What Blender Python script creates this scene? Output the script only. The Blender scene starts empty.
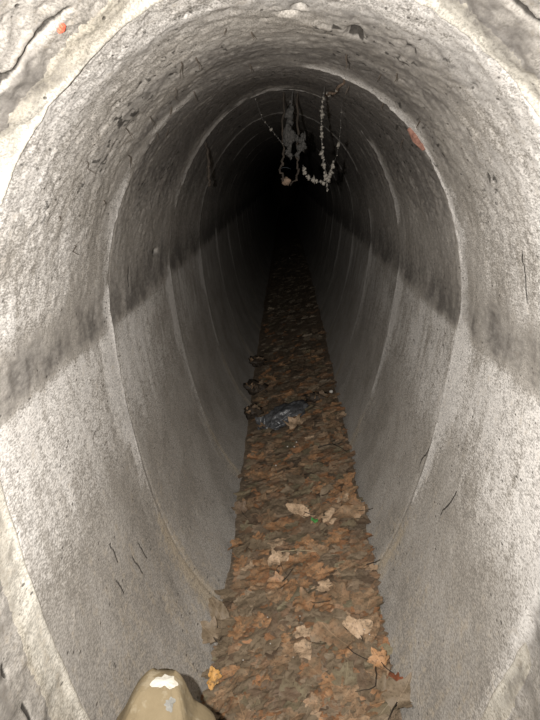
import bpy, bmesh, math, random
import numpy as np
from mathutils import Vector, Matrix, Euler

random.seed(7)
rng = np.random.default_rng(11)
scene = bpy.context.scene
COL = scene.collection
H = 1.25                                   # lens height above the leaf litter (m)
ZM, HA, BT, BB = .91, .462, .584, 1.016    # egg section: spring height, half width, crown rise, invert drop
Y_ENTRY, Y_J1, D_SEC = .85, 1.548, .853    # entrance joint, first joint, pipe length

# ------------------------------------------------------------------ helpers
def tag(o, label=None, cat=None, group=None, kind=None):
    if label: o['label'] = label
    if cat: o['category'] = cat
    if group: o['group'] = group
    if kind: o['kind'] = kind
    return o

def empty(name, loc=(0, 0, 0), rot=(0, 0, 0)):
    o = bpy.data.objects.new(name, None)
    o.empty_display_size = .02
    COL.objects.link(o); o.location = loc; o.rotation_euler = rot
    return o

def link(name, me, mat=None, parent=None, loc=None, rot=None):
    o = bpy.data.objects.new(name, me); COL.objects.link(o)
    if mat and not me.materials: me.materials.append(mat)
    if parent: o.parent = parent
    if loc is not None: o.location = loc
    if rot is not None: o.rotation_euler = rot
    return o

def np_mesh(name, V, Fq, smooth=True, cols=None, uv=None):
    """V (n,3), Fq (m,k) constant-size faces"""
    me = bpy.data.meshes.new(name)
    V = np.asarray(V, np.float32); Fq = np.asarray(Fq, np.int32)
    k = Fq.shape[1]
    me.vertices.add(len(V)); me.vertices.foreach_set('co', V.ravel())
    me.loops.add(Fq.size); me.loops.foreach_set('vertex_index', Fq.ravel())
    me.polygons.add(len(Fq))
    me.polygons.foreach_set('loop_start', np.arange(0, Fq.size, k, dtype=np.int32))
    if smooth: me.polygons.foreach_set('use_smooth', np.ones(len(Fq), bool))
    me.update(calc_edges=True)
    if cols:
        for nm, c in cols.items():
            a = me.color_attributes.new(nm, 'FLOAT_COLOR', 'POINT')
            a.data.foreach_set('color', np.asarray(c, np.float32).ravel())
    if uv is not None:
        l = me.uv_layers.new(name='UVMap')
        l.data.foreach_set('uv', np.asarray(uv, np.float32)[Fq.ravel()].ravel())
    me.validate()
    return me

def _hash(i, j, s):
    n = (i.astype(np.int64) * 374761393 + j.astype(np.int64) * 668265263 + s * 1442695041) & 0xffffffff
    n = ((n ^ (n >> 13)) * 1274126177) & 0xffffffff
    n = n ^ (n >> 16)
    return (n & 0xffff) / 65535.0

def vnoise(x, y, s=0):
    xi = np.floor(x); yi = np.floor(y); fx = x - xi; fy = y - yi
    fx = fx * fx * fx * (fx * (fx * 6 - 15) + 10); fy = fy * fy * fy * (fy * (fy * 6 - 15) + 10)
    a = _hash(xi, yi, s); b = _hash(xi + 1, yi, s); c = _hash(xi, yi + 1, s); d = _hash(xi + 1, yi + 1, s)
    return (a * (1 - fx) + b * fx) * (1 - fy) + (c * (1 - fx) + d * fx) * fy

def fbm(x, y, s=0, o=4, g=.5):
    x = np.asarray(x, float); y = np.asarray(y, float)
    t = 0; a = 1; n = 0
    for k in range(o):
        t = t + a * vnoise(x * 2 ** k + 17.3 * k, y * 2 ** k - 9.1 * k, s + k); n += a; a *= g
    return t / n                            # 0..1, centred on .5

def sstep(a, b, x):
    t = np.clip((x - a) / (b - a), 0, 1); return t * t * (3 - 2 * t)

# ------------------------------------------------------------------ the egg section
_t = np.linspace(0, 2 * np.pi, 4001)
_x = HA * np.sin(_t)
_z = np.where(np.cos(_t) >= 0, BT, BB) * np.cos(_t)
_x = np.where(_z < 0, _x * (1 - .04 * np.sin(np.pi * np.clip(-_z / BB, 0, 1))), _x)
_z = _z + ZM
_d = np.concatenate([[0], np.cumsum(np.hypot(np.diff(_x), np.diff(_z)))])
PERIM = _d[-1]
def egg(s):
    """arc length from the crown, positive to the right -> x, z, inward normal nx, nz"""
    s = np.mod(s, PERIM)
    x = np.interp(s, _d, _x); z = np.interp(s, _d, _z)
    e = .002
    x1 = np.interp(np.mod(s + e, PERIM), _d, _x); z1 = np.interp(np.mod(s + e, PERIM), _d, _z)
    x0 = np.interp(np.mod(s - e, PERIM), _d, _x); z0 = np.interp(np.mod(s - e, PERIM), _d, _z)
    tx, tz = x1 - x0, z1 - z0; L = np.hypot(tx, tz) + 1e-12
    return x, z, tz / L, -tx / L
S_SPRING = float(np.interp(np.pi / 2, _t, _d))      # arc length crown -> spring line

def half_width(z):
    z = np.asarray(z, float) - ZM
    t = np.where(z >= 0, z / BT, -z / BB); t = np.clip(t, 0, 1)
    w = HA * np.sqrt(1 - t * t)
    return np.where(z < 0, w * (1 - .04 * np.sin(np.pi * t)), w)

def rise(Y, z):
    return z + .058 * sstep(1.6, 2.35, Y) * np.clip((z - ZM) / BT, 0, 1) ** 2

_sec_off = rng.uniform(-.0022, .0022, 60)
def crack_y(s):
    return .715 + .05 * (fbm(s * 3.1, s * 0 + 4.2, 91, 4) - .5)

def cracks(Y, S):
    """0..1 along the short hairline cracks in the pipe wall"""
    m = 0
    for (y0, s0, L, a, ph, wd) in ((1.766, -(S_SPRING - .05), .075, 1.45, 1, .005), (1.56, S_SPRING + .42, .13, 1.1, 2, .003), (1.30, S_SPRING + .43, .13, 1.1, 3, .003),
                               (1.27, -(S_SPRING + .60), .09, 1.9, 4, .003), (1.33, -(S_SPRING + .60), .08, 1.9, 5, .003), (1.18, -(S_SPRING + .50), .07, 1.7, 6, .003),
                               (1.15, -(S_SPRING + .57), .06, 1.8, 7, .003), (1.12, S_SPRING - .16, .12, 1.5, 8, .003)):
        du = (S - s0) * math.sin(a) + (Y - y0) * math.cos(a)
        dv = (S - s0) * math.cos(a) - (Y - y0) * math.sin(a) + .016 * (fbm(du * 38, du * 0, ph + 60, 3) - .5)
        m = m + np.exp(-(dv / wd) ** 2) * sstep(L / 2, L / 2 * .7, np.abs(du))
    return np.clip(m, 0, 1)

def lining_disp(Y, S, Z):
    """inward offset of the concrete face (m)"""
    up = sstep(.75, 1.3, Z)
    d = .010 * (fbm(Y * 2.6, S * 2.6, 1, 3) - .5)
    P = Y * .40 + S * .59; Q = -Y * .30 + S * .81
    d = d + (.0016 + .0018 * up) * (fbm(P * 17, Q * 17, 5, 4, .55) - .5)
    d = d + (.0010 + .0042 * up) * (fbm(P * 95, Q * 75, 9, 3, .6) - .5)
    pit = fbm(P * 48, Q * 40, 21, 3)
    d = d - (.0008 + .0010 * up) * sstep(.70, .80, pit)
    k = np.floor((Y - Y_J1) / D_SEC).astype(int) + 1
    k = np.clip(k, 0, 50)
    f = np.clip((Y - (Y_J1 + (k - 1) * D_SEC)) / D_SEC, 0, 1)
    d = d + _sec_off[k] + .004 * (f - .5) * (k > 0)
    # open joints: a narrow groove at the start of each pipe
    yj = Y_J1 + np.round((Y - Y_J1) / D_SEC) * D_SEC
    d = d - .0015 * np.exp(-((Y - yj - .008) / .007) ** 2) * (Y > 1.2)
    # the collar in front of the entrance joint: rougher and a little wider
    col = sstep(Y_ENTRY + .012, Y_ENTRY - .02, Y + .02 * (fbm(S * 9, Y * 9, 71, 3) - .5))
    d = d - .006 * col + col * (.022 * (fbm(P * 8, Q * 8, 41, 5) - .5) + .008 * (fbm(P * 40, Q * 40, 47, 3) - .5))
    cy = crack_y(S)
    d = d - .005 * np.exp(-((Y - cy) / .0060) ** 2) * (fbm(S * 6, S * 0, 15, 2) > .38)
    cs = -.36 + .03 * (fbm(Y * 9, Y * 0, 17, 4) - .5) * 2
    d = d - .005 * np.exp(-((S - cs) / .006) ** 2) * sstep(.74, .70, Y)
    # spalls in the crown
    def hole(y, s, ry, rs, dep):
        return dep * np.exp(-(((Y - y) / ry) ** 2 + ((S - s) / rs) ** 2) ** 2)
    d = d - hole(1.112, .116, .034, .014, .016) - hole(1.062, .004, .014, .014, .02) - hole(1.03, .02, .012, .01, .02)
    d = d + .005 * np.exp(-(((Y - 1.125) / .03) ** 2 + ((S - .07) / .05) ** 2)) * (.3 + 1.4 * fbm(Y * 60, S * 60, 55, 2))
    d = d - hole(2.136, -S_SPRING + .08, .035, .011, .02)
    d = d - .0008 * cracks(Y, S)
    return d

def stains_and_shade(Y, S, Z):
    side = np.sign(S)
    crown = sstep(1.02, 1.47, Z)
    streak = fbm(Y * 14, S * 2.6, 101, 4)
    blot = fbm(Y * 4.5, S * 8, 105, 5, .6)
    drip = fbm(Y * 30, S * 7.0, 111, 4, .6)
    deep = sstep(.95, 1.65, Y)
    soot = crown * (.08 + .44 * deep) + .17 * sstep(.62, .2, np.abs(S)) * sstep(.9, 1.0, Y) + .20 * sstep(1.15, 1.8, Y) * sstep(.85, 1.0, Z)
    soot = soot + .9 * (blot - .5) * (.3 + .5 * crown) + .9 * (streak - .5) * crown
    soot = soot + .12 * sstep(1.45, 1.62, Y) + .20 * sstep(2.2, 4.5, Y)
    # dirt line along the spring line
    w = Z + .035 * (fbm(Y * 4, Z * 0, 131, 3) - .5) + .03 * (fbm(Y * 26, Z * 8, 133, 3) - .5)
    band = np.where(w > .893, np.exp(-((w - .885) / .085) ** 2), np.exp(-((w - .885) / .022) ** 2))
    soot = soot + band * (.44 + .9 * (fbm(Y * 16, S * 8, 135, 3) - .5))
    soot = np.maximum(soot, .05 + .5 * (blot - .5))
    soot = soot * (1 - .5 * sstep(.6, .3, Z))
    shade_specks = 1.0 * cracks(Y, S)  # shade inside cracks and holes, put into the colour as near-black
    shade_specks = shade_specks + np.exp(-((Y - crack_y(S)) / .0045) ** 2) * (fbm(S * 6, S * 0, 15, 2) > .38)
    shade_specks = shade_specks + np.exp(-((S + .36 - .06 * (fbm(Y * 9, Y * 0, 17, 4) - .5)) / .0045) ** 2) * sstep(.74, .70, Y)
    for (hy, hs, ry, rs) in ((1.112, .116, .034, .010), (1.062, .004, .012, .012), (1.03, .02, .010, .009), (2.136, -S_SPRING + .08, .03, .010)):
        shade_specks = shade_specks + 1.3 * np.exp(-(((Y - hy) / ry) ** 2 + ((S - hs) / rs) ** 2) ** 2)
    ringy = fbm(Y * 26, S * .9, 161, 3)
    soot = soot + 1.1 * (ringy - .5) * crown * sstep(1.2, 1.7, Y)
    # lime bloom
    low = sstep(.885, .84, Z) * sstep(.38, .74, Z)
    white = low * (.70 - .34 * sstep(1.4, 2.4, Y) - .12 * sstep(3, 5, Y)) + .8 * (drip - .5) * low + .7 * (blot - .5) * low
    white = white + sstep(.9, 1.0, Z) * sstep(1.5, .95, Y) * (1 - .75 * sstep(1.25, 1.45, Z) * sstep(.95, 1.1, Y)) * (.50 + .7 * (blot - .5) + .5 * (drip - .5))
    white = white + .30 * sstep(.93, 1.02, Z) * sstep(1.30, 1.1, Z) * sstep(2.6, 1.6, Y) * (drip * 1.6 - .35)
    white = white - .45 * band - .24 * np.exp(-((Y - 1.42) / .16) ** 2) * sstep(.93, .86, Z)
    # pale mortar smear just in front of each joint
    yj = Y_J1 + np.round((Y - Y_J1) / D_SEC) * D_SEC
    sm = np.exp(-((Y - yj + .025) / .03) ** 2) * (Y > 1.2)
    white = white + sm * (.28 * ((Z < .9) & (Z > .35)) + .10) * (drip * 1.4)
    # ochre seepage low down at each joint
    och = np.exp(-((Y - yj + .02) / .045) ** 2) * sstep(.40, .16, Z) * (Y > 1.2) * (.5 + .9 * (fbm(Y * 25, S * 6, 141, 3) - .3))
    och = och + .45 * sstep(.6, .1, Z) * sstep(2.2, 1.2, Y) * fbm(Y * 9, S * 5, 143, 3)
    col = sstep(Y_ENTRY + .015, Y_ENTRY - .03, Y)
    och = och + .10 * col; white = white * (1 - .7 * col)
    soot = soot * (1 - .45 * col) + col * (.12 + .35 * sstep(.45, .65, fbm(Y * 9, S * 8, 151, 4)))
    white = white + .55 * np.exp(-((Y - .835) / .05) ** 2) * (S > .1) * (.4 + 1.2 * fbm(Y * 14, S * 12, 171, 4))
    # fine dark specks, thickest in the crown near the entrance
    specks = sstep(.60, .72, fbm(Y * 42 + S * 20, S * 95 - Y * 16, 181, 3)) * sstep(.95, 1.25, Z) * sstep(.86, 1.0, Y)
    shade_specks = shade_specks + .62 * specks * sstep(.46, .60, fbm(Y * 9, S * 8, 185, 3))
    return np.stack([np.clip(soot, 0, 1), np.clip(white, 0, 1), np.clip(och, 0, 1), np.clip(shade_specks, 0, 1)], -1)

def litter_h(x, y):
    """height of the top of the leaf litter"""
    x = np.asarray(x, float); y = np.asarray(y, float)
    k = sstep(1.2, 1.8, y)
    return .042 + .012 * k + (.24 + .07 * k) * np.clip(x, -.25, .33) * sstep(25, 8, y) + .010 * np.clip(y - 2, 0, 3)

# ------------------------------------------------------------------ materials
class NT:
    def __init__(s, name):
        s.m = bpy.data.materials.new(name); s.m.use_nodes = True
        s.t = s.m.node_tree; s.t.nodes.clear()
        s.out = s.t.nodes.new('ShaderNodeOutputMaterial')
        s.b = s.t.nodes.new('ShaderNodeBsdfPrincipled')
        s.t.links.new(s.b.outputs[0], s.out.inputs[0])
    def n(s, ty, **kw):
        nd = s.t.nodes.new(ty)
        for k, v in kw.items(): setattr(nd, k, v)
        return nd
    def l(s, a, b): s.t.links.new(a, b)
    def put(s, sock, v):
        if isinstance(v, bpy.types.NodeSocket): s.l(v, sock)
        elif isinstance(v, (tuple, list)) and len(v) == 3 and sock.type == 'RGBA': sock.default_value = (*v, 1)
        else: sock.default_value = v
    def noise(s, vec, scale, detail=3, rough=.55, dist=0):
        nd = s.n('ShaderNodeTexNoise'); s.put(nd.inputs['Vector'], vec)
        nd.inputs['Scale'].default_value = scale; nd.inputs['Detail'].default_value = detail
        nd.inputs['Roughness'].default_value = rough; nd.inputs['Distortion'].default_value = dist
        return nd.outputs[0]
    def math(s, op, a, b=None, clamp=False):
        nd = s.n('ShaderNodeMath', operation=op, use_clamp=clamp)
        s.put(nd.inputs[0], a)
        if b is not None: s.put(nd.inputs[1], b)
        return nd.outputs[0]
    def ramp(s, v, a, b, lo=0, hi=1):
        nd = s.n('ShaderNodeMapRange', interpolation_type='SMOOTHSTEP')
        s.put(nd.inputs[0], v); s.put(nd.inputs[1], a); s.put(nd.inputs[2], b); s.put(nd.inputs[3], lo); s.put(nd.inputs[4], hi)
        return nd.outputs[0]
    def mix(s, f, a, b):
        nd = s.n('ShaderNodeMix', data_type='RGBA')
        s.put(nd.inputs[0], f); s.put(nd.inputs[6], a); s.put(nd.inputs[7], b)
        return nd.outputs[2]
    def scale(s, vec, v):
        nd = s.n('ShaderNodeMapping'); s.put(nd.inputs[0], vec); nd.inputs['Scale'].default_value = v
        return nd.outputs[0]
    def bump(s, h, strength, dist, normal=None):
        nd = s.n('ShaderNodeBump'); nd.inputs['Strength'].default_value = strength; nd.inputs['Distance'].default_value = dist
        s.put(nd.inputs['Height'], h)
        if normal: s.l(normal, nd.inputs['Normal'])
        return nd.outputs[0]
    def fin(s, col, rough=.9, normal=None, spec=.25):
        s.put(s.b.inputs['Base Color'], col); s.put(s.b.inputs['Roughness'], rough)
        s.b.inputs['Specular IOR Level'].default_value = spec
        if normal: s.l(normal, s.b.inputs['Normal'])
        return s.m

def mask_mix(N, m, n, width=.22):
    """stretch noise, threshold against the mask"""
    nn = N.math('ADD', N.math('MULTIPLY', N.math('SUBTRACT', n, .5), 3.0), .5)
    v = N.math('ADD', nn, m)
    return N.ramp(v, 1 - width, 1 + width)

def concrete_material(name, base_a, base_b, white_c):
    N = NT(name)
    obj = N.n('ShaderNodeTexCoord').outputs['Object']
    uv = N.n('ShaderNodeTexCoord').outputs['UV']
    at = N.n('ShaderNodeVertexColor', layer_name='stain_and_shade')
    sep = N.n('ShaderNodeSeparateColor'); N.l(at.outputs['Color'], sep.inputs[0])
    soot, white, och = sep.outputs[0], sep.outputs[1], sep.outputs[2]
    obs = N.scale(obj, (1, .42, 1)); fine = N.noise(obs, 330, 3, .7); med = N.noise(obs, 85, 4, .65); big = N.noise(obj, 7, 3, .55)
    streak = N.noise(N.scale(uv, (32, 9, 1)), 1, 4, .65)
    c = N.mix(N.ramp(big, .35, .65), base_a, base_b)
    c = N.mix(N.ramp(med, .35, .7, 0, .35), c, (.22, .205, .185))
    wn = N.math('ADD', N.math('MULTIPLY', fine, .45), N.math('ADD', N.math('MULTIPLY', streak, .20), N.math('MULTIPLY', med, .35)))
    c = N.mix(N.math('MULTIPLY', mask_mix(N, white, wn, .38), .82), c, white_c)
    on = N.math('ADD', N.math('MULTIPLY', med, .5), N.math('MULTIPLY', streak, .5))
    c = N.mix(N.math('MULTIPLY', mask_mix(N, och, on, .4), .75), c, (.40, .335, .245))
    sn = N.math('ADD', N.math('MULTIPLY', fine, .45), N.math('ADD', N.math('MULTIPLY', med, .42), N.math('MULTIPLY', streak, .13)))
    c = N.mix(N.math('MULTIPLY', mask_mix(N, soot, sn, .34), .86), c, (.085, .077, .070))
    c = N.mix(N.math('MULTIPLY', N.ramp(at.outputs['Alpha'], .25, .7), .9), c, (.020, .017, .014))  # near-black painted for the shade in cracks and holes, and for the specks
    gr = N.ramp(N.math('ADD', N.math('MULTIPLY', fine, .75), N.math('MULTIPLY', med, .25)), .36, .64, .66, 1.34)
    gm = N.n('ShaderNodeVectorMath', operation='SCALE'); N.l(c, gm.inputs[0]); N.l(gr, gm.inputs['Scale']); c = gm.outputs[0]
    # small dark pock marks
    vo = N.n('ShaderNodeTexVoronoi'); N.l(obs, vo.inputs['Vector']); vo.inputs['Scale'].default_value = 70
    pock = N.math('MULTIPLY', N.ramp(vo.outputs['Distance'], .20, .10), N.ramp(N.noise(obj, 16, 2), .52, .60))
    c = N.mix(N.math('MULTIPLY', pock, .75), c, (.06, .054, .047))
    h = N.math('ADD', N.math('MULTIPLY', fine, .45), N.math('SUBTRACT', N.math('MULTIPLY', med, .6), N.math('MULTIPLY', pock, .8)))
    nb = N.bump(h, .5, .003)
    return N.fin(c, .93, nb, .15)

M_CON = concrete_material('sooty_concrete', (.285, .263, .233), (.352, .329, .298), (.60, .578, .55))
M_MORTAR = concrete_material('pale_mortar', (.44, .42, .38), (.52, .495, .455), (.66, .64, .60))
M_CREAM = concrete_material('cream_mortar', (.40, .365, .30), (.46, .425, .36), (.50, .475, .42))

def simple(name, c1, c2, scale, rough=.85, bump=.4, bd=.003, spec=.3, c3=None, s3=60):
    N = NT(name); obj = N.n('ShaderNodeTexCoord').outputs['Object']
    a = N.noise(obj, scale, 4, .6); b = N.noise(obj, s3, 3, .6)
    c = N.mix(N.ramp(a, .35, .65), c1, c2)
    if c3: c = N.mix(N.ramp(b, .54, .66), c, c3)
    return N.fin(c, rough, N.bump(N.math('ADD', a, b), bump, bd), spec)

M_MUD = simple('wet_silt', (.10, .075, .052), (.16, .12, .082), 14, .55, .8, .01, .4, (.20, .155, .11), 70)
M_ROCK = simple('tan_stone', (.135, .104, .060), (.175, .138, .084), 10, .9, .6, .004, .2, (.20, .165, .11), 45)
M_LICHEN = simple('white_scrape', (.33, .31, .26), (.44, .42, .37), 60, .9, .5, .002)
M_GREYSTONE = simple('grey_chip', (.16, .155, .14), (.24, .23, .20), 50, .85, .5, .002)
M_ROOT = simple('dark_root', (.022, .017, .012), (.045, .034, .025), 60, .85, .6, .002)
M_TANROOT = simple('tan_root', (.12, .085, .058), (.20, .14, .10), 60, .85, .6, .002)
M_DUST = simple('dusty_web', (.07, .063, .053), (.17, .155, .132), 120, .95, .6, .002)
M_GREYDUST = simple('grey_dust', (.035, .033, .030), (.065, .061, .056), 120, .95, .6, .002)
M_STRAW = simple('pale_straw', (.36, .29, .18), (.46, .38, .25), 60, .7, .3, .001)
M_PEB = simple('white_grit', (.40, .38, .34), (.52, .50, .46), 80, .6, .3, .001)
M_RUST = simple('rusty_brick', (.13, .062, .045), (.19, .10, .072), 80, .9, .6, .002)
M_RED = simple('red_paint', (.42, .06, .035), (.48, .09, .05), 80, .6, .2, .001)
M_BAG = simple('dark_grey_plastic', (.045, .047, .050), (.10, .103, .108), 22, .32, .9, .004, .7)
M_CLOD_DARK = simple('black_mould_far_dark', (.022, .016, .011), (.05, .036, .024), 50, .6, .9, .006, .4)  # leaf mould clumps; also paints the darkness on the far end cap
M_GREEN = simple('green_leaf', (.03, .13, .03), (.06, .20, .05), 60, .6, .3, .001)

def leaf_mat(name, c1, c2, silt):
    N = NT(name)
    tc = N.n('ShaderNodeTexCoord'); obj = tc.outputs['Object']
    rnd = N.n('ShaderNodeObjectInfo').outputs['Random']
    cmb = N.n('ShaderNodeVectorMath', operation='ADD')
    N.l(obj, cmb.inputs[0])
    cx = N.n('ShaderNodeCombineXYZ'); N.l(N.math('MULTIPLY', rnd, 37.0), cx.inputs[0]); N.l(cx.outputs[0], cmb.inputs[1])
    v = cmb.outputs[0]
    a = N.noise(v, 45, 4, .6); b = N.noise(v, 140, 3, .6)
    c = N.mix(N.ramp(a, .35, .65), c1, c2)
    c = N.mix(N.ramp(rnd, 0, 1, 0, .35), c, (c1[0] * .5, c1[1] * .5, c1[2] * .5))
    c = N.mix(N.ramp(N.noise(v, 30, 4, .7), .52 - .25 * silt, .72 - .15 * silt, 0, .8), c, (.150, .114, .073))
    c = N.mix(N.ramp(b, .50, .68, 0, .65), c, (.07, .05, .032))
    # midrib and side veins run with the leaf's own length (object y)
    sx = N.n('ShaderNodeSeparateXYZ'); N.l(obj, sx.inputs[0])
    rib = N.ramp(N.math('ABSOLUTE', sx.outputs[0]), .0005, .0016, 1, 0)
    c = N.mix(N.math('MULTIPLY', rib, .35), c, (c2[0] * 1.3, c2[1] * 1.3, c2[2] * 1.3))
    hgt = N.math('ADD', N.math('ADD', a, N.math('MULTIPLY', b, .4)), N.math('MULTIPLY', rib, .3))
    return N.fin(c, .62, N.bump(hgt, .6, .003), .35)
LEAF_CLASSES = {
    'silty grey brown': leaf_mat('silty_leaf', (.19, .14, .095), (.25, .19, .13), 1.0),
    'dull brown': leaf_mat('brown_leaf', (.23, .14, .08), (.32, .21, .125), .5),
    'orange brown': leaf_mat('orange_leaf', (.29, .15, .072), (.38, .215, .11), .5),
    'pale tan': leaf_mat('tan_leaf', (.40, .28, .18), (.50, .36, .24), .15),
    'dark wet brown': leaf_mat('dark_leaf', (.12, .08, .052), (.17, .118, .078), .4),
    'olive grey': leaf_mat('olive_leaf', (.175, .145, .09), (.23, .195, .125), .8),
}
M_REDLEAF = leaf_mat('rust_red_leaf', (.19, .06, .028), (.25, .085, .04), 0)
M_YELLEAF = leaf_mat('yellow_orange_leaf', (.48, .25, .07), (.58, .33, .11), 0)

# litter (one mesh of countless scraps): colour comes per scrap
def litter_material():
    N = NT('leaf_scraps'); obj = N.n('ShaderNodeTexCoord').outputs['Object']
    at = N.n('ShaderNodeVertexColor', layer_name='tint')
    a = N.noise(obj, 60, 4, .65); b = N.noise(obj, 200, 3, .6)
    c = N.mix(N.ramp(a, .5, .72, 0, .75), at.outputs['Color'], (.150, .114, .073))
    c = N.mix(N.ramp(b, .56, .70, 0, .6), c, (.08, .056, .036))
    return N.fin(c, .6, N.bump(N.math('ADD', a, b), .7, .004), .35)
M_LITTER = litter_material()

# ------------------------------------------------------------------ the lining
def y_rows():
    r = list(np.arange(-.25, .5, .03)); y = .5
    while y < 25:
        r.append(y)
        y += .0042 if y < 1.3 else min(.0042 * (y / 1.3), .12)
    r.append(25.0); return np.array(r)
YR = y_rows()
def grid_patch(name, s0, s1, ns, mat, rows=YR):
    ss = np.linspace(s0, s1, ns); S, Y = np.meshgrid(ss, rows)
    x, z, nx, nz = egg(S); d = lining_disp(Y, S, z)
    V = np.stack([x + nx * d, Y, rise(Y, z) + nz * d], -1).reshape(-1, 3)
    nr = len(rows)
    i = np.arange(nr - 1)[:, None] * ns + np.arange(ns - 1)[None, :]
    Fq = np.stack([i, i + 1, i + ns + 1, i + ns], -1).reshape(-1, 4)
    me = np_mesh(name, V, Fq, cols={'stain_and_shade': stains_and_shade(Y, S, z).reshape(-1, 4)}, uv=np.stack([Y, S], -1).reshape(-1, 2))
    return link(name, me, mat)
# orientation check for the inward normal
_cx, _cz, _nx, _nz = egg(np.array([0.0, S_SPRING]))
if _nz[0] > 0: raise RuntimeError('normal sign crown')
if _nx[1] > 0: raise RuntimeError('normal sign side')
HALF = PERIM / 2
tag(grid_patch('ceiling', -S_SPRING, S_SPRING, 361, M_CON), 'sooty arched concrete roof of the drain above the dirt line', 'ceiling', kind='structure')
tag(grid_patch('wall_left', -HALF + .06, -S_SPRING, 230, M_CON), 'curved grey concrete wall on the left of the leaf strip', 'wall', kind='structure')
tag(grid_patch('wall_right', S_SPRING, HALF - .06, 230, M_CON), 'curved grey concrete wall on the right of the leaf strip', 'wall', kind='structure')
# added cap closing the drain, coloured black for the dark depth
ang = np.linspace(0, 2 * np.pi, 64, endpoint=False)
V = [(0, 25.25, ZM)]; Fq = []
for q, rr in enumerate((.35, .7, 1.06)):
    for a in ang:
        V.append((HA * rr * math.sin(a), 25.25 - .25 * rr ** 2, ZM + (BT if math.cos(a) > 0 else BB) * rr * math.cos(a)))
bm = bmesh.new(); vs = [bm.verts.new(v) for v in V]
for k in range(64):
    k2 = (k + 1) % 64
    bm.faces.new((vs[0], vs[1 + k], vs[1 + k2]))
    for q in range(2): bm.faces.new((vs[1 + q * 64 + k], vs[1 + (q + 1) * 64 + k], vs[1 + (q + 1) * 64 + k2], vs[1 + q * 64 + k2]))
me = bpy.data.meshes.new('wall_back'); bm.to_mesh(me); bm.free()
tag(link('wall_back', me, M_CLOD_DARK), 'cap at the far end of the drain, coloured black for darkness', 'wall', kind='structure')

# silt bed
xs = np.linspace(-1, 1, 70); rows = np.concatenate([np.arange(-.25, 1, .03), np.geomspace(1, 25.2, 330)])
X, Y = np.meshgrid(xs, rows)
zc = litter_h(0 * X, Y) - .022; Xw = .058 + X * (half_width(zc + .02) + .022)
Z = litter_h(Xw, Y) - .022 + .02 * (fbm(Xw * 16, Y * 16, 201, 4) - .5)
nr, nc = X.shape; i = np.arange(nr - 1)[:, None] * nc + np.arange(nc - 1)[None, :]
me = np_mesh('floor', np.stack([Xw, Y, Z], -1).reshape(-1, 3), np.stack([i, i + 1, i + nc + 1, i + nc], -1).reshape(-1, 4))
tag(link('floor', me, M_MUD), 'dark wet silt bed along the bottom of the drain', 'floor', kind='structure')

# ------------------------------------------------------------------ mortar joints
def seg(v, pts):
    return np.interp(v, [p[0] for p in pts], [p[1] for p in pts])
def joint(name, yj, wf, wb, amp, mat, left, right, label, raw=.55, seed=0, pale=1.0):
    ns = 520; ss = np.linspace(-HALF + .08, HALF - .08, ns); w = np.linspace(-1, 1, 19)
    S, W = np.meshgrid(ss, w)
    x, z, nx, nz = egg(S)
    A = np.where(S < 0, seg(z, left), seg(z, right))
    wob = .012 * (fbm(S * 5, S * 0 + seed, seed + 3, 3) - .5)
    Y = yj + wob + np.where(W < 0, W * wf, W * wb) * (.35 + .65 * np.sqrt(A + .01)) * (.7 + .6 * fbm(S * 8, S * 0 + 2, seed + 8, 3))
    base = lining_disp(Y, S, z)
    wedge = np.where(W < .7, ((W + 1) / 1.7) ** 1.6, np.clip((1 - W) / .3, 0, 1))
    hgt = amp * A * wedge * (.5 + 1.1 * sstep(.30, .62, fbm(S * 7, Y * 5, seed + 11, 3))) + amp * raw * wedge * (fbm(S * 40, Y * 30, seed + 21, 4) - .5)
    base = lining_disp(Y, S, z)
    d = base + .0009 - .0026 * np.abs(W) ** 8 + hgt - .012 * (1 - sstep(.04, .16, A))
    V = np.stack([x + nx * d, Y, rise(Y, z) + nz * d], -1).reshape(-1, 3)
    nr = len(w); i = np.arange(nr - 1)[:, None] * ns + np.arange(ns - 1)[None, :]
    Fq = np.stack([i, i + 1, i + ns + 1, i + ns], -1).reshape(-1, 4)
    st = stains_and_shade(Y, S, z); soft = np.where(W < .7, np.clip((W + 1) / 1.2, 0, 1) ** 1.2, np.clip((1 - W) / .3, 0, 1))
    lo = np.clip(A * soft * pale * (np.where(z > .95, .15, .9) + 1.9 * sstep(.42, .60, fbm(S * 7, Y * 9, seed + 31, 4))), 0, 1.1)
    st[..., 0] *= 1 - .75 * np.clip(lo, 0, 1); st[..., 1] = np.clip(st[..., 1] + .75 * lo, 0, 1)
    me = np_mesh(name, V, Fq, cols={'stain_and_shade': st.reshape(-1, 4)}, uv=np.stack([Y, S], -1).reshape(-1, 2))
    return tag(link(name, me, mat), label, 'joint', kind='structure')
def _smooth_base(Y, S, Z):
    return .010 * (fbm(Y * 2.6, S * 2.6, 1, 3) - .5)

joint('trim_1', Y_ENTRY - .020, .062, .03, .003, M_CREAM,
      [(0, .75), (.3, .9), (.6, .9), (.8, .7), (1.0, .6), (1.2, .95), (1.4, 1.0), (1.5, .8)],
      [(0, .4), (.3, .3), (.6, .05), (1.25, .05), (1.38, .3), (1.45, .7), (1.5, .8)],
      'broken cream mortar rim around the drain entrance', seed=300)
joint('trim_2', Y_J1 - .022, .115, .024, .0032, M_CON,
      [(0, 0), (.25, .05), (.4, .3), (.5, .8), (.6, 1.15), (.85, 1.2), (.95, .95), (1.0, .35), (1.1, .6), (1.25, .7), (1.35, .5), (1.42, .5), (1.5, .5)],
      [(0, 0), (.3, .05), (.42, .35), (.62, 1.0), (.87, 1.2), (.9, .5), (1.0, .5), (1.1, .95), (1.3, 1.0), (1.42, .7), (1.5, .5)],
      'first pale mortar ring in from the entrance, thick and broken', seed=320)
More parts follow.
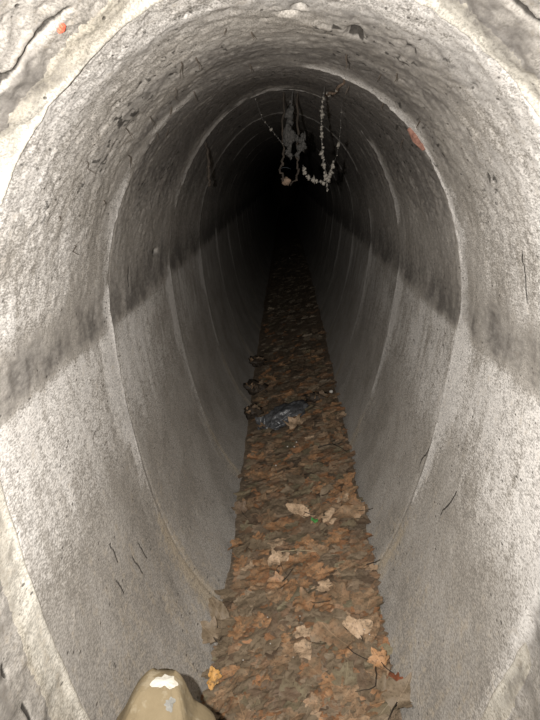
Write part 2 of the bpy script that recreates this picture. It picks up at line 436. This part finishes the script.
for k in range(2, 14):
    f = 1.0 if k == 2 else max(.55, .9 - .05 * k)
    joint('trim_%d' % (k + 1), Y_J1 + (k - 1) * D_SEC - .012, .140, .020, .0016, M_CON,
          [(0, .22 * f), (.2, .25 * f), (.5, .25 * f), (.62, .6 * f), (.75, 1.1 * f), (.87, 1.2 * f), (.92, .3 * f), (1.1, .6 * f), (1.35, .8 * f), (1.5, .7 * f)],
          [(0, .2 * f), (.2, .22 * f), (.5, .25 * f), (.62, .5 * f), (.75, .95 * f), (.87, 1.15 * f), (.92, .3 * f), (1.1, .85 * f), (1.3, .8 * f), (1.5, .7 * f)],
          ['', '', 'second pale mortar ring in from the entrance', 'third pale mortar ring in from the entrance', 'fourth pale mortar ring in from the entrance',
           'fifth mortar ring in from the entrance, dim'][k] if k < 6 else 'faint mortar ring deep in the dark of the drain', seed=330 + 13 * k, pale=1.15)

# ------------------------------------------------------------------ leaves
def outline(kind, r):
    """polar outline, stalk at -y, tip at +y (unit size)"""
    n = 44; pts = []; ph0, ph1, ph2 = r.uniform(0, 6.28), r.uniform(0, 6.28), r.uniform(0, 6.28)
    for i in range(n):
        a = -math.pi / 2 + 2 * math.pi * i / n
        if kind == 'maple':
            d = 0
            for (c, L, wd) in ((90, 1.0, 30), (38, .88, 28), (142, .88, 28), (-12, .66, 28), (192, .66, 28)):
                da = (math.degrees(a) - c + 180) % 360 - 180
                d = max(d, L * max(0, 1 - (abs(da) / (wd * 2.1)) ** 1.15))
            d = max(d, .42)
            if abs(math.degrees(a) + 90) < 12: d = .16
            d *= 1 + .16 * (r.random() - .5)
        elif kind == 'oval':
            d = 1 / math.sqrt((math.cos(a) / .50) ** 2 + (math.sin(a) / .92) ** 2)
            if abs(math.degrees(a) - 90) < 10: d *= 1.16
            d *= 1 + .09 * (r.random() - .5) + .04 * (i % 2)
        elif kind == 'oak':
            d = 1 / math.sqrt((math.cos(a) / .50) ** 2 + (math.sin(a) / .95) ** 2)
            d *= 1 + .22 * math.sin(a * 9 + .6)
        else:                                  # torn scrap
            d = .70 + .17 * math.sin(a * 2 + ph0) + .13 * math.sin(a * 3 + ph1) + .09 * math.sin(a * 7 + ph2) + .09 * (r.random() - .5)
        pts.append((d * math.cos(a), d * math.sin(a)))
    return pts

def leaf_arrays(kind, seed, size=.045, curl=1.0):
    r = random.Random(seed); o = outline(kind, r); n = len(o)
    kx, ky, kd, tw = r.uniform(-5, 7) * curl, r.uniform(-3, 5) * curl, r.uniform(.05, .28) * curl, r.uniform(-7, 7) * curl
    ph = r.uniform(0, 6.28); crk = r.uniform(.04, .11) * curl
    V = [(0, 0, 0)]
    for f in (.3, .55, .78, 1.0):
        for (x, y) in o: V.append((x * f * size, y * f * size, 0))
    W = []
    for (x, y, z) in V:
        X, Yy = x / size, y / size
        z = kx * x * x + ky * y * y + kd * abs(x) + tw * x * y
        z += size * crk * (math.sin(5.3 * X + ph) * math.cos(4.1 * Yy + ph * 2) + .6 * math.sin(9 * X - 7 * Yy + ph))
        rr = math.hypot(X, Yy)
        z += size * .16 * curl * rr ** 3 * math.sin(3 * math.atan2(Yy, X) + ph)
        W.append((x, y, z))
    Fc = [(0, 1 + i, 1 + (i + 1) % n) for i in range(n)]
    for q in range(3):
        a = 1 + q * n; b = a + n
        for i in range(n):
            j = (i + 1) % n
            Fc.append((a + i, b + i, b + j)); Fc.append((a + i, b + j, a + j))
    W = np.array(W)
    return W, np.array(Fc)

def tube(path, radii, seg_n=7):
    """one closed bent tube; path list of 3-vectors"""
    P = [Vector(p) for p in path]; bm = bmesh.new(); rings = []
    up = Vector((.31, .53, .79))
    for i, p in enumerate(P):
        t = (P[min(i + 1, len(P) - 1)] - P[max(i - 1, 0)]).normalized()
        a = t.cross(up).normalized(); b = t.cross(a).normalized()
        rr = radii[i] if isinstance(radii, (list, tuple)) else radii
        rings.append([bm.verts.new(p + (a * math.cos(2 * math.pi * k / seg_n) + b * math.sin(2 * math.pi * k / seg_n)) * rr) for k in range(seg_n)])
    for u, v in zip(rings, rings[1:]):
        for k in range(seg_n): bm.faces.new((u[k], u[(k + 1) % seg_n], v[(k + 1) % seg_n], v[k]))
    bm.faces.new(rings[0][::-1]); bm.faces.new(rings[-1])
    bmesh.ops.recalc_face_normals(bm, faces=bm.faces)
    me = bpy.data.meshes.new('tube'); bm.to_mesh(me); bm.free()
    for p in me.polygons: p.use_smooth = True
    return me

def wiggle(pts, n, amp, seed):
    """resample a polyline with small kinks"""
    r = random.Random(seed); P = [Vector(p) for p in pts]
    out = []
    for i in range(n + 1):
        f = i / n * (len(P) - 1); k = min(int(f), len(P) - 2); q = P[k].lerp(P[k + 1], f - k)
        w = 0 if i in (0,) else amp
        out.append(q + Vector((r.uniform(-1, 1), r.uniform(-1, 1), r.uniform(-1, 1))) * w)
    return out

def lump(name, rx, ry, rz, seed, rough=.35, sub=3, freq=2.2):
    bm = bmesh.new(); bmesh.ops.create_icosphere(bm, subdivisions=sub, radius=1)
    r = random.Random(seed); o1, o2 = r.uniform(0, 50), r.uniform(0, 50)
    from mathutils import noise
    for v in bm.verts:
        c = v.co.copy()
        k = 1 + rough * noise.fractal(c * freq + Vector((o1, o2, 3)), 1.0, 2.0, 4)
        v.co = Vector((c.x * rx * k, c.y * ry * k, c.z * rz * k))
    me = bpy.data.meshes.new(name); bm.to_mesh(me); bm.free()
    for p in me.polygons: p.use_smooth = True
    return me

# prototype leaf meshes, several shapes per colour class
KINDS = ['maple', 'maple', 'maple', 'oval', 'oak', 'scrap', 'scrap']
PROTO = {}
for ci, (cl, m) in enumerate(LEAF_CLASSES.items()):
    PROTO[cl] = []
    for q, kd in enumerate(KINDS):
        W, Fc = leaf_arrays(kd, 1000 + ci * 50 + q, .050 if kd != 'scrap' else .044, .6)
        me = np_mesh('leaf', W, Fc); me.materials.append(m); PROTO[cl].append((kd, me))

KINDWORD = {'maple': 'lobed', 'oval': 'oval', 'oak': 'wavy edged', 'scrap': 'torn'}
def zone_words(x, y):
    d = 'near the entrance' if y < 1.35 else 'about the first ring' if y < 2.1 else 'about the second ring' if y < 3.0 else 'about the third ring'
    s = 'by the left wall' if x < -.08 else 'by the right wall' if x > .10 else 'mid strip'
    return s, d

def surf_point(x, y):
    """top of litter, or the wall's own face where the pile laps up it"""
    z = float(litter_h(x, y)); hw = float(half_width(z))
    if abs(x) <= hw - .005: return Vector((x, y, z)), Vector((-.28 * min(1, max(0, (22 - y) / 12)), 0, 1)).normalized()
    for q in range(80):
        if abs(x) <= float(half_width(z)) - .006: break
        z += .004
    return Vector((x, y, z)), Vector((-.75 * (1 if x > 0 else -1), 0, .66)).normalized()

def face_rot(nrm, spin, tilt, tdir):
    q = Vector((0, 0, 1)).rotation_difference(nrm)
    m = q.to_matrix() @ Matrix.Rotation(tdir, 3, 'Z') @ Matrix.Rotation(tilt, 3, 'X') @ Matrix.Rotation(-tdir, 3, 'Z') @ Matrix.Rotation(spin, 3, 'Z')
    return m.to_euler()

r = random.Random(5)
placed = []
N_IND = 276
tries = 0
cls_names = list(LEAF_CLASSES); cls_w = [30, 32, 16, 5, 8, 9]
while len(placed) < N_IND and tries < 60000:
    tries += 1
    u = r.random(); y = 1 / (1 / .98 + u * (1 / 3.9 - 1 / .98))      # density falls as 1/y^2
    hwz = float(half_width(.0)); lo = -.172 if y < 1.6 else -.150; hi = .252 if y < 1.5 else .278
    x = r.uniform(lo, hi)
    if any((x - a) ** 2 + (y - b) ** 2 < (.022 + .010 * max(0, y - 1.2)) ** 2 for a, b in placed): continue
    placed.append((x, y))
    cl = r.choices(cls_names, cls_w)[0]
    if -.06 < x < .14 and 1.4 < y < 1.75 and r.random() < .45: cl = 'orange brown'
    if x < -.14 and y < 1.7 and r.random() < .6: cl = 'silty grey brown'
    if y > 2.6 and r.random() < .45: cl = r.choice(['orange brown', 'dull brown', 'dark wet brown'])
    kd, me = r.choice(PROTO[cl])
    p, nrm = surf_point(x, y)
    sc = r.uniform(.62, 1.12)
    ed = 1.0 if (x < lo + .03 or x > hi - .03) else 0
    rot = face_rot(nrm, r.uniform(0, 6.28), r.gauss(0, .11) + ed * .12, r.uniform(0, 6.28))
    o = link('fallen_leaf', me, loc=p + nrm * r.uniform(.004, .014), rot=rot)
    o.scale = (sc, sc, sc)
    s, d = zone_words(x, y)
    tag(o, '%s %s leaf %s %s' % (cl, KINDWORD[kd], s, d), 'leaf', 'dead leaves lying on the drain floor')

# leaves that stand out in the photograph: each its own shape, with its stalk
def special_leaf(label, x, y, kind, size, mat, spin, tilt, tdir, seed, lift=.02, curl=1.2, stalk=True):
    p, nrm = surf_point(x, y)
    root = empty('fallen_leaf', p + nrm * lift, face_rot(nrm, spin, tilt, tdir))
    tag(root, label, 'leaf')
    W, Fc = leaf_arrays(kind, seed, size, curl)
    link('leaf_blade', np_mesh('leaf_blade', W, Fc), mat, root)
    if stalk:
        b = size * (.16 if kind == 'maple' else .85)
        me = tube([(0, -b * .6, .0015), (0, -b - size * .3, .003), (size * .08, -b - size * .7, .006), (size * .2, -b - size * 1.0, .004)], [.0014, .0012, .0011, .0013], 6)
        link('leaf_stalk', me, M_ROOT, root)
    return root
C = LEAF_CLASSES
special_leaf('large pale tan pointed leaf curled upright at the front right of the litter', 0.206, 1.3, 'scrap', .043, C['pale tan'], .2, .6, .3, 41, .028, 1.5)
special_leaf('broad brown leaf lying just left of the upright pale tan leaf', 0.143, 1.292, 'scrap', .066, C['dull brown'], .6, .22, 0, 42, .024)
special_leaf('orange tan star-shaped leaf below the upright pale tan leaf', 0.246, 1.187, 'maple', .038, leaf_mat('orange_tan_leaf', (.40, .215, .10), (.48, .28, .15), .1), .4, .25, 0, 43, .016)
special_leaf('rust red lobed leaf poking out against the right wall', 0.274, 1.118, 'oak', .036, M_REDLEAF, .3, .5, 1.2, 44, .010)
special_leaf('big grey silt-coated leaf at the bottom right end of the litter', 0.268, 1.066, 'maple', .062, C['silty grey brown'], -.7, .1, 0, 45, .02)
special_leaf('small yellow-orange leaf at the left edge beside the stone', -0.165, 1.217, 'scrap', .029, M_YELLEAF, .3, .35, .2, 46, .026, 1.0, False)
special_leaf('grey narrow leaf standing up against the left wall, upper of the pair', -0.178, 1.459, 'oval', .050, C['silty grey brown'], .5, .75, .5, 47, .022)
special_leaf('grey ragged leaf standing up against the left wall, lower of the pair', -0.193, 1.376, 'maple', .055, C['silty grey brown'], .8, .6, .9, 48, .022)
special_leaf('bright orange leaf in the middle of the strip level with the upright grey leaves', 0.08, 1.426, 'maple', .055, C['orange brown'], 1.2, .15, 0, 49, .024)
special_leaf('rusty orange leaf just behind the bright orange leaf mid strip', 0.003, 1.535, 'maple', .05, C['orange brown'], 2.2, .15, 0, 50, .024)
special_leaf('folded tan leaf tipped up left of centre behind the orange leaves', -0.007, 1.653, 'scrap', .042, C['pale tan'], .3, .4, .4, 51, .024, 1.6)
special_leaf('tan pointed leaf right of centre beside the scrap of green', 0.063, 1.913, 'oval', .048, C['pale tan'], .9, .3, .2, 52, .022)
special_leaf('brown leaf with dark holes against the right wall behind the green scrap', 0.231, 1.814, 'oval', .062, C['dull brown'], 1.4, .2, 0, 53, .022)
special_leaf('tan lobed leaf lying in front of the dark grey plastic bag', 0.067, 2.66, 'maple', .062, C['pale tan'], .5, .25, 0, 54, .026)
special_leaf('dark curled leaf at the left wall level with the tan pointed leaf', -0.155, 2.02, 'maple', .045, C['dark wet brown'], .5, .6, .7, 55, .02)

# everything below and beyond the leaves one can tell apart
def litter_mass():
    tints = [((.20, .148, .10), 30), ((.23, .145, .088), 30), ((.29, .15, .075), 16), ((.34, .235, .15), 5), ((.13, .09, .06), 12), ((.18, .15, .095), 9)]
    A = [leaf_arrays(k, 2000 + i, .044, .45) for i, k in enumerate(['maple', 'oval', 'scrap', 'scrap', 'oak', 'maple', 'scrap', 'maple'])]
    VV, FF, CC = [], [], []; off = 0; q = random.Random(99)
    for i in range(3200):
        u = q.random(); y = 1 / (1 / .8 + u * (1 / 11. - 1 / .8))
        x = q.uniform(-.165 if y < 1.6 else -.152, .25 if y < 1.5 else .278)
        W, Fc = A[q.randrange(len(A))]
        p, nrm = surf_point(x, y)
        m = face_rot(nrm, q.uniform(0, 6.28), q.gauss(0, .09), q.uniform(0, 6.28)).to_matrix()
        sc = q.uniform(.55, 1.15)
        M = np.array(m)
        VV.append((W * sc) @ M.T + np.array(p + nrm * (q.uniform(-.016, .004) + (.004 if y > 3.5 else 0))))
        FF.append(Fc + off); off += len(W)
        c = q.choices([t[0] for t in tints], [t[1] for t in tints])[0]; b = q.uniform(.7, 1.15)
        if q.random() < (y - 3.0) / 3: c = (.25, .205, .15)
        CC.append(np.tile(np.array([c[0] * b, c[1] * b, c[2] * b, 1]), (len(W), 1)))
    me = np_mesh('leaf_litter', np.concatenate(VV), np.concatenate(FF), cols={'tint': np.concatenate(CC)})
    return tag(link('leaf_litter', me, M_LITTER), 'matted brown leaf litter covering the drain floor beneath the loose leaves', 'leaf litter', kind='stuff')
litter_mass()

# ------------------------------------------------------------------ things lying in the litter
def bag():
    root = empty('plastic_bag', (.009, 2.845, float(litter_h(0, 2.845)) - .004))
    tag(root, 'crumpled dark grey plastic bag lying on the leaves behind the tan leaf', 'bag')
    from mathutils import noise
    bm = bmesh.new(); bmesh.ops.create_icosphere(bm, subdivisions=5, radius=1)
    for v in bm.verts:
        c = v.co.copy()
        k = 1 + .28 * noise.fractal(c * 1.7 + Vector((3, 1, 7)), 1, 2, 3) - .22 * abs(noise.noise(c * 3.4 + Vector((9, 2, 1)))) - .10 * abs(noise.noise(c * 8 + Vector((1, 5, 2))))
        v.co = Vector((c.x * .118 * k, c.y * .11 * k + .35 * c.x * .1, max(c.z * .055 * k + .018, -.005) + .31 * c.x * .118))
    me = bpy.data.meshes.new('bag_body'); bm.to_mesh(me); bm.free()
    for p in me.polygons: p.use_smooth = True
    link('bag_body', me, M_BAG, root)
    # loose gathered neck on the left
    W, Fc = leaf_arrays('scrap', 77, .05, 2.0)
    o = link('bag_neck', np_mesh('bag_neck', W, Fc), M_BAG, root, (-.115, -.045, -.012), (.5, -.3, .4))
bag()
for (x, y, a, b, c, s, lab) in ((-.185, 3.92, .055, .05, .035, 1, 'black clump of leaf mould at the left wall, farthest of the row of three'),
                                (-.165, 3.40, .07, .06, .035, 2, 'black clump of leaf mould at the left wall, middle of the row of three'),
                                (-.165, 3.02, .045, .045, .035, 3, 'dark clump of leaf mould at the left wall beside the plastic bag'),
                                (.180, 2.97, .065, .035, .022, 4, 'dark low clump of leaf mould at the right wall behind the plastic bag')):
    z = float(litter_h(x, y)) + .012
    root = empty('leaf_clump', (x, y, z)); tag(root, lab, 'leaf clump')
    link('mould', lump('mould', a, b, c, 60 + s, .6, 3, 2.4), M_CLOD_DARK, root)
    for q in range(3):
        W, Fc = leaf_arrays('scrap', 640 + s * 5 + q, .03, 2.0)
        link('leaf_scrap', np_mesh('leaf_scrap', W, Fc), C['dark wet brown'] if q else C['dull brown'], root, (a * (.4 * q - .4), -b * .5, c * (.5 + .2 * q)), (.5, .4 * q, q))

def twig(name, label, pts, rad, mat, cat='twig', side=None):
    root = empty(name, pts[0]); tag(root, label, cat)
    o = Vector(pts[0]); P = [Vector(p) - o for p in wiggle(pts, 10, rad * .8, len(label))]
    link('stem', tube(P, [rad * (1 - .05 * i) for i in range(len(P))], 7), mat, root)
    if side:
        for q, (f, v) in enumerate(side):
            k = int(f * 10); b = P[k]
            link('side_shoot', tube([b, b + Vector(v) * .5 + Vector((0, 0, .003)), b + Vector(v)], [rad * .7, rad * .55, rad * .35], 6), mat, root)
def on(x, y, h): return (x, y, float(litter_h(x, y)) + h)
twig('straw', 'thin pale straw lying across the litter behind the folded tan leaf', [on(-.018, 1.69, .024), on(.045, 1.672, .027), on(.105, 1.645, .024)], .0012, M_STRAW, 'straw')
twig('twig', 'thin black curved twig at the front right near the red leaf', [on(.226, 1.165, .026), on(.222, 1.13, .032), on(.216, 1.105, .030), on(.195, 1.102, .028), on(.170, 1.105, .026)], .0014, M_ROOT)
twig('twig', 'dark twig lying on the right between plastic bag and green scrap', [on(.15, 2.36, .026), on(.21, 2.35, .030), on(.272, 2.33, .026)], .003, M_ROOT, side=[(.5, (.05, -.10, .012))])
twig('twig', 'short black twig poking out onto the right wall behind the pale tan leaf', [on(.25, 1.53, .026), on(.27, 1.525, .032), on(.288, 1.52, .040)], .0018, M_ROOT)
W, Fc = leaf_arrays('scrap', 88, .014, 1.2)
tag(link('leaf_scrap', np_mesh('leaf_scrap', W, Fc), M_GREEN, None, on(.109, 1.81, .028), (.5, .1, .4)), 'tiny bright green scrap of leaf among the brown leaves', 'leaf scrap')
tag(link('pebble', lump('pebble', .011, .011, .009, 5, .25, 2), M_PEB, None, on(.25, 2.97, .022)), 'small round white pebble on the dark clump at the right wall', 'pebble')
q = random.Random(31)
for i, (x, y) in enumerate(((.075, 8.6), (-.01, 4.3), (.02, 2.45), (.05, 2.43), (.06, 2.47), (-.03, 2.3), (.06, 1.45), (.05, 1.38), (.09, 1.33), (-.10, 1.26), (.215, 1.29), (.225, 1.27), (-.03, 1.30), (-.04, 1.40), (.03, 1.24))):
    sz = .0020 if y < 2 else .004 if y < 5 else .010
    tag(link('grit', lump('grit', sz, sz, sz * .7, 200 + i, .3, 1), M_PEB, None, on(x, y, .026 if y < 5 else .012)), 'tiny white grain of grit shining on the leaf strip', 'grit', 'white grains of grit on the leaves')

# ------------------------------------------------------------------ stone in the entrance
def stone():
    root = empty('stone', (-.18, .76, -.02)); tag(root, 'tan stone with a white scrape on its peak at the entrance', 'stone')
    lv = [(-.03, -.175, -.03), (.06, -.225, -.04), (.15, -.265, -.055), (.25, -.292, -.078), (.33, -.286, -.098), (.365, -.272, -.116), (.392, -.258, -.126),
          (.403, -.250, -.140), (.412, -.245, -.157), (.430, -.236, -.167), (.448, -.226, -.175), (.460, -.214, -.183), (.465, -.203, -.193)]
    n = 56; V = []; z0 = [a[0] for a in lv]
    zz = np.concatenate([np.linspace(-.03, .36, 26), np.linspace(.368, .465, 26)])
    for z in zz:
        xl = np.interp(z, z0, [a[1] for a in lv]); xr = np.interp(z, z0, [a[2] for a in lv]); wd = float(sstep(.15, .36, z)); xl -= .013 * wd; xr += .018 * wd
        f = (z + .03) / .495
        yd = .15 * (1 - f) ** .55 + .012; yc = .80 - yd
        for k in range(n):
            a = 2 * math.pi * k / n; c, s = math.cos(a), math.sin(a)
            c2 = math.copysign(abs(c) ** .6, c); s2 = math.copysign(abs(s) ** .45, s)
            nn = .006 * (float(fbm(np.array(a * 2.2), np.array(z * 14), 400, 4)) - .5) * min(1, (xr - xl) / .06)
            V.append(((xl + xr) / 2 + c2 * ((xr - xl) / 2 + nn), yc + s2 * (yd + 2.2 * nn), z + .35 * nn))
    base = np.array(V) - np.array([-.18, .76, -.02])
    L = len(zz); F4 = []
    bm = bmesh.new(); vs = [bm.verts.new(v) for v in base]
    for i in range(L - 1):
        for k in range(n): bm.faces.new((vs[i * n + k], vs[i * n + (k + 1) % n], vs[(i + 1) * n + (k + 1) % n], vs[(i + 1) * n + k]))
    bm.faces.new(vs[:n][::-1]); bm.faces.new(vs[-n:])
    me = bpy.data.meshes.new('stone_body'); bm.to_mesh(me); bm.free()
    for p in me.polygons: p.use_smooth = True
    link('stone_body', me, M_ROCK, root)
    from mathutils.bvhtree import BVHTree
    t = BVHTree.FromPolygons([v.co for v in me.vertices], [p.vertices[:] for p in me.polygons])
    def patch(name, px, pz, rad, mat, seed, label, el=1.0):
        o = outline('scrap', random.Random(seed)); bmm = bmesh.new()
        org = Vector((0, 0, H)) - Vector((-.18, .76, -.02))
        c = Vector((px, .8, pz)) - Vector((-.18, .76, -.02))
        ray = (c - org).normalized(); hit = t.ray_cast(org, ray)
        if hit[0] is None: return
        nrm = hit[1]; qd = Vector((0, 0, 1)).rotation_difference(nrm); ring = []
        for (u, w) in o:
            pp = hit[0] + qd @ Vector((u * rad * el, w * rad, 0)); near = t.find_nearest(pp)
            ring.append(bmm.verts.new(near[0] + near[1] * .0008))
        cen = bmm.verts.new(hit[0] + nrm * .003)
        for i in range(len(ring)): bmm.faces.new((cen, ring[i], ring[(i + 1) % len(ring)]))
        mm = bpy.data.meshes.new(name); bmm.to_mesh(mm); bmm.free()
        o2 = link(name, mm, mat, root); o2['label'] = label
    patch('scrape', -.196, .436, .020, M_LICHEN, 3, 'white scrape', 1.2)
    patch('chip', -.190, .388, .012, M_GREYSTONE, 6, 'dark grey chip mark')
stone()

# ------------------------------------------------------------------ roots and webs hanging from the roof
def hang(name, label, strands, mat, rad, crumbs, cmat, csize, seed, cat, part='strand', wig=1.3):
    o = Vector(strands[0][0]); root = empty(name, o); tag(root, label, cat); q = random.Random(seed)
    for st in strands:
        P = wiggle([Vector(p) - o for p in st], 6 * (len(st) - 1), rad * wig, seed + len(st))
        sob = link(part, tube(P, [rad * q.uniform(.6, 1.3) for _ in P], 6), mat, root)
        for c in range(crumbs if st is strands[0] else crumbs // 2):
            b = P[q.randrange(2, len(P))]; s = csize * (.22 + 1.0 * q.random() ** 2.6)
            link('dust_clump', lump('dust_clump', s * q.uniform(.6, 1.4), s, s * q.uniform(.8, 2), seed * 7 + c, .95, 2), cmat, sob, b + Vector((q.uniform(-1, 1), q.uniform(-1, 1), q.uniform(-1, 1))) * csize * .6)
    return root
Y = 1.98
hang('hanging_root', 'dusty pale root strand hanging from the roof and hooking to the left', [
    [(.1198, Y, 1.515), (.1087, Y, 1.434), (.1131, Y, 1.383), (.1146, Y, 1.324), (.1219, Y, 1.280), (.1293, Y, 1.241), (.1366, Y, 1.203)],
    [(.0562, Y, 1.28), (.0597, Y, 1.259), (.0757, Y, 1.241), (.098, Y, 1.232), (.1265, Y, 1.226)],
    [(.150, Y, 1.29), (.1445, Y, 1.262), (.134, Y, 1.232)]], M_GREYDUST, .0012, 90, M_DUST, .0046, 501, 'root')
hang('dusty_thread', 'thin dust-covered thread hanging right of the hooked root strand', [[(.172, Y, 1.475), (.168, Y, 1.345), (.158, Y, 1.30), (.150, Y, 1.285)]], M_GREYDUST, .0005, 9, M_DUST, .0040, 502, 'thread')
Y = 2.5
hang('root_loop', 'tan root bent into a loop hanging in the dark middle of the roof', [
    [(-.006, Y, 1.56), (-.010, Y, 1.40), (-.0084, Y, 1.314), (-.016, Y, 1.269), (-.0078, Y, 1.231), (.0162, Y, 1.2156), (.044, Y, 1.227), (.0513, Y, 1.2765), (.0467, Y, 1.325), (.050, Y, 1.40), (.045, Y, 1.56)]],
    M_ROOT, .0045, 0, M_TANROOT, .01, 503, 'root')
o = bpy.data.objects['root_loop']
link('root_knot', lump('root_knot', .016, .014, .016, 9, .4, 3), M_TANROOT, o, Vector((.006, 2.5, 1.226)) - o.location)
hang('dust_web', 'grey dusty web hanging from the roof above the root loop', [
    [(.030, 2.45, 1.56), (.010, 2.45, 1.42), (.012, 2.45, 1.37), (.020, 2.45, 1.32)], [(.068, 2.45, 1.40), (.060, 2.45, 1.36), (.052, 2.45, 1.31)],
    [(.010, 2.45, 1.41), (.030, 2.45, 1.385), (.060, 2.45, 1.38)]], M_GREYDUST, .0022, 34, M_GREYDUST, .013, 504, 'web')
hang('dusty_thread', 'thin dusty thread slanting across the dark roof left of the root loop', [[(-.1136, 2.2, 1.525), (-.0765, 2.2, 1.4296), (-.0354, 2.2, 1.3847), (-.0042, 2.2, 1.3458)]], M_GREYDUST, .0005, 12, M_DUST, .0034, 505, 'thread')
hang('hanging_root', 'long dark root clinging to the upper left of the vault', [[(-.318, 2.49, 1.385), (-.306, 2.49, 1.345), (-.302, 2.48, 1.30), (-.301, 2.48, 1.25), (-.299, 2.47, 1.205)]], M_ROOT, .006, 0, M_ROOT, .010, 506, 'root', wig=.35)
hang('hanging_root', 'pale root running along the roof from the entrance side to the hooked strand', [[(.150, 1.47, 1.467), (.142, 1.60, 1.468), (.132, 1.78, 1.468), (.121, 1.95, 1.474)]], M_TANROOT, .0035, 3, M_DUST, .005, 507, 'root')

# dark rootlets that come through the roof
def wall_pt(y, s):
    x, z, nx, nz = egg(np.array([s])); d = float(lining_disp(np.array([y]), np.array([s]), z)[0])
    return Vector((float(x[0] + nx[0] * d), y, float(rise(y, z[0]) + nz[0] * d))), Vector((float(nx[0]), 0, float(nz[0])))
q = random.Random(77)
spots = [(1.366, -.32), (1.52, -.35), (1.38, -.53), (1.18, -.195), (1.21, -.17), (1.33, -.24), (1.45, -.28), (1.42, -.42), (1.6, -.33), (1.25, -.36), (1.15, -.44), (1.5, -.22), (1.7, -.30), (1.1, -.10), (1.16, -.06),
         (1.24, .22), (1.34, .20), (1.55, .25), (1.42, .33), (1.7, .36), (1.3, .12), (1.48, -.08), (1.12, -.55), (1.25, -.62), (1.62, .16)]
for i, (y, s) in enumerate(spots):
    p, nn = wall_pt(y, s); L = q.uniform(.008, .030); rr = q.uniform(.0007, .0017)
    P = [p - nn * .006, p + nn * L * .10 + Vector((0, q.uniform(-.3, .3) * L, -L * .15)), p + nn * L * .16 + Vector((q.uniform(-.3, .3) * L, q.uniform(-.4, .4) * L, -L * .6)), p + nn * L * .12 + Vector((q.uniform(-.4, .4) * L, q.uniform(-.5, .5) * L, -L))]
    P = [v - p for v in P]
    where = ('left flank of the vault' if s < -.25 else 'crown of the vault' if s < .12 else 'right flank of the vault') + (' near the entrance' if y < 1.4 else ' about the first mortar ring')
    tag(link('rootlet', tube(P, [rr, rr, rr * .7, rr * .4], 6), M_ROOT, None, p), 'short dark rootlet dangling from the %s' % where, 'rootlet', 'dark rootlets in the roof')

# rust chip on the first ring, red mark at the entrance
def wall_flake(name, label, y, s, ly, ls, ang, mat, seed, thick, cat):
    p, nn = wall_pt(y, s); o = outline('scrap', random.Random(seed)); bm = bmesh.new()
    ex, ez = egg(np.array([s + .01])), egg(np.array([s - .01]))
    tS = Vector((float(ex[0][0] - ez[0][0]), 0, float(ex[1][0] - ez[1][0]))).normalized(); tY = Vector((0, 1, 0))
    a1 = tS * math.cos(ang) + tY * math.sin(ang); a2 = -tS * math.sin(ang) + tY * math.cos(ang)
    top = [bm.verts.new(a1 * u * ls + a2 * w * ly + nn * thick) for u, w in o]
    bot = [bm.verts.new(a1 * u * ls * 1.1 + a2 * w * ly * 1.1 - nn * .006) for u, w in o]
    c = bm.verts.new(nn * thick * 1.5); n = len(o)
    for i in range(n):
        j = (i + 1) % n; bm.faces.new((c, top[i], top[j])); bm.faces.new((top[i], bot[i], bot[j], top[j]))
    bm.faces.new(bot); bmesh.ops.recalc_face_normals(bm, faces=bm.faces)
    me = bpy.data.meshes.new(name); bm.to_mesh(me); bm.free()
    tag(link(name, me, mat, None, p), label, cat)
def s_of(x, z):
    k = np.argmin((_x - x) ** 2 + (_z - z) ** 2); v = _d[k]; return float(v if v < PERIM / 2 else v - PERIM)
wall_flake('brick_chip', 'rust red brick chip set in the first mortar ring, upper right', 1.535, s_of(.316, 1.336), .013, .034, .1, M_RUST, 4, .012, 'chip')
wall_flake('paint_fleck', 'tiny bright red fleck on the cream rim at the top left', .735, s_of(-.247, 1.404), .006, .007, .2, M_RED, 5, .004, 'fleck')

# ------------------------------------------------------------------ light: the camera's own flash, a breath of daylight from the entrance
L = bpy.data.lights.new('camera_flash', 'SPOT'); L.energy = 182; L.shadow_soft_size = .006; L.color = (1.0, .962, .918)
L.spot_size = math.radians(112); L.spot_blend = 1.0
lo = bpy.data.objects.new('camera_flash', L); COL.objects.link(lo); lo.location = (-.072, .03, 1.25)
lo.rotation_euler = (math.pi / 2 - math.radians(17), 0, math.radians(1.5))
w = bpy.data.worlds.new('dusk'); scene.world = w; w.use_nodes = True
w.node_tree.nodes['Background'].inputs[0].default_value = (.9, .95, 1.0, 1); w.node_tree.nodes['Background'].inputs[1].default_value = .03

# ------------------------------------------------------------------ camera
cam = bpy.data.cameras.new('camera'); co = bpy.data.objects.new('camera', cam); COL.objects.link(co)
F_PX = 600.
cam.sensor_fit = 'VERTICAL'; cam.sensor_height = 24; cam.lens = F_PX / 720 * 24; cam.clip_start = .01; cam.clip_end = 100
pitch = math.atan(185 / F_PX); yaw = math.atan(15 / F_PX * math.cos(pitch))
co.location = (0, 0, H); co.rotation_euler = (math.pi / 2 - pitch, 0, yaw)
scene.camera = co
vs = scene.view_settings
vs.view_transform = 'Standard'; vs.look = 'None'; vs.exposure = 0; vs.gamma = 1; vs.use_curve_mapping = False
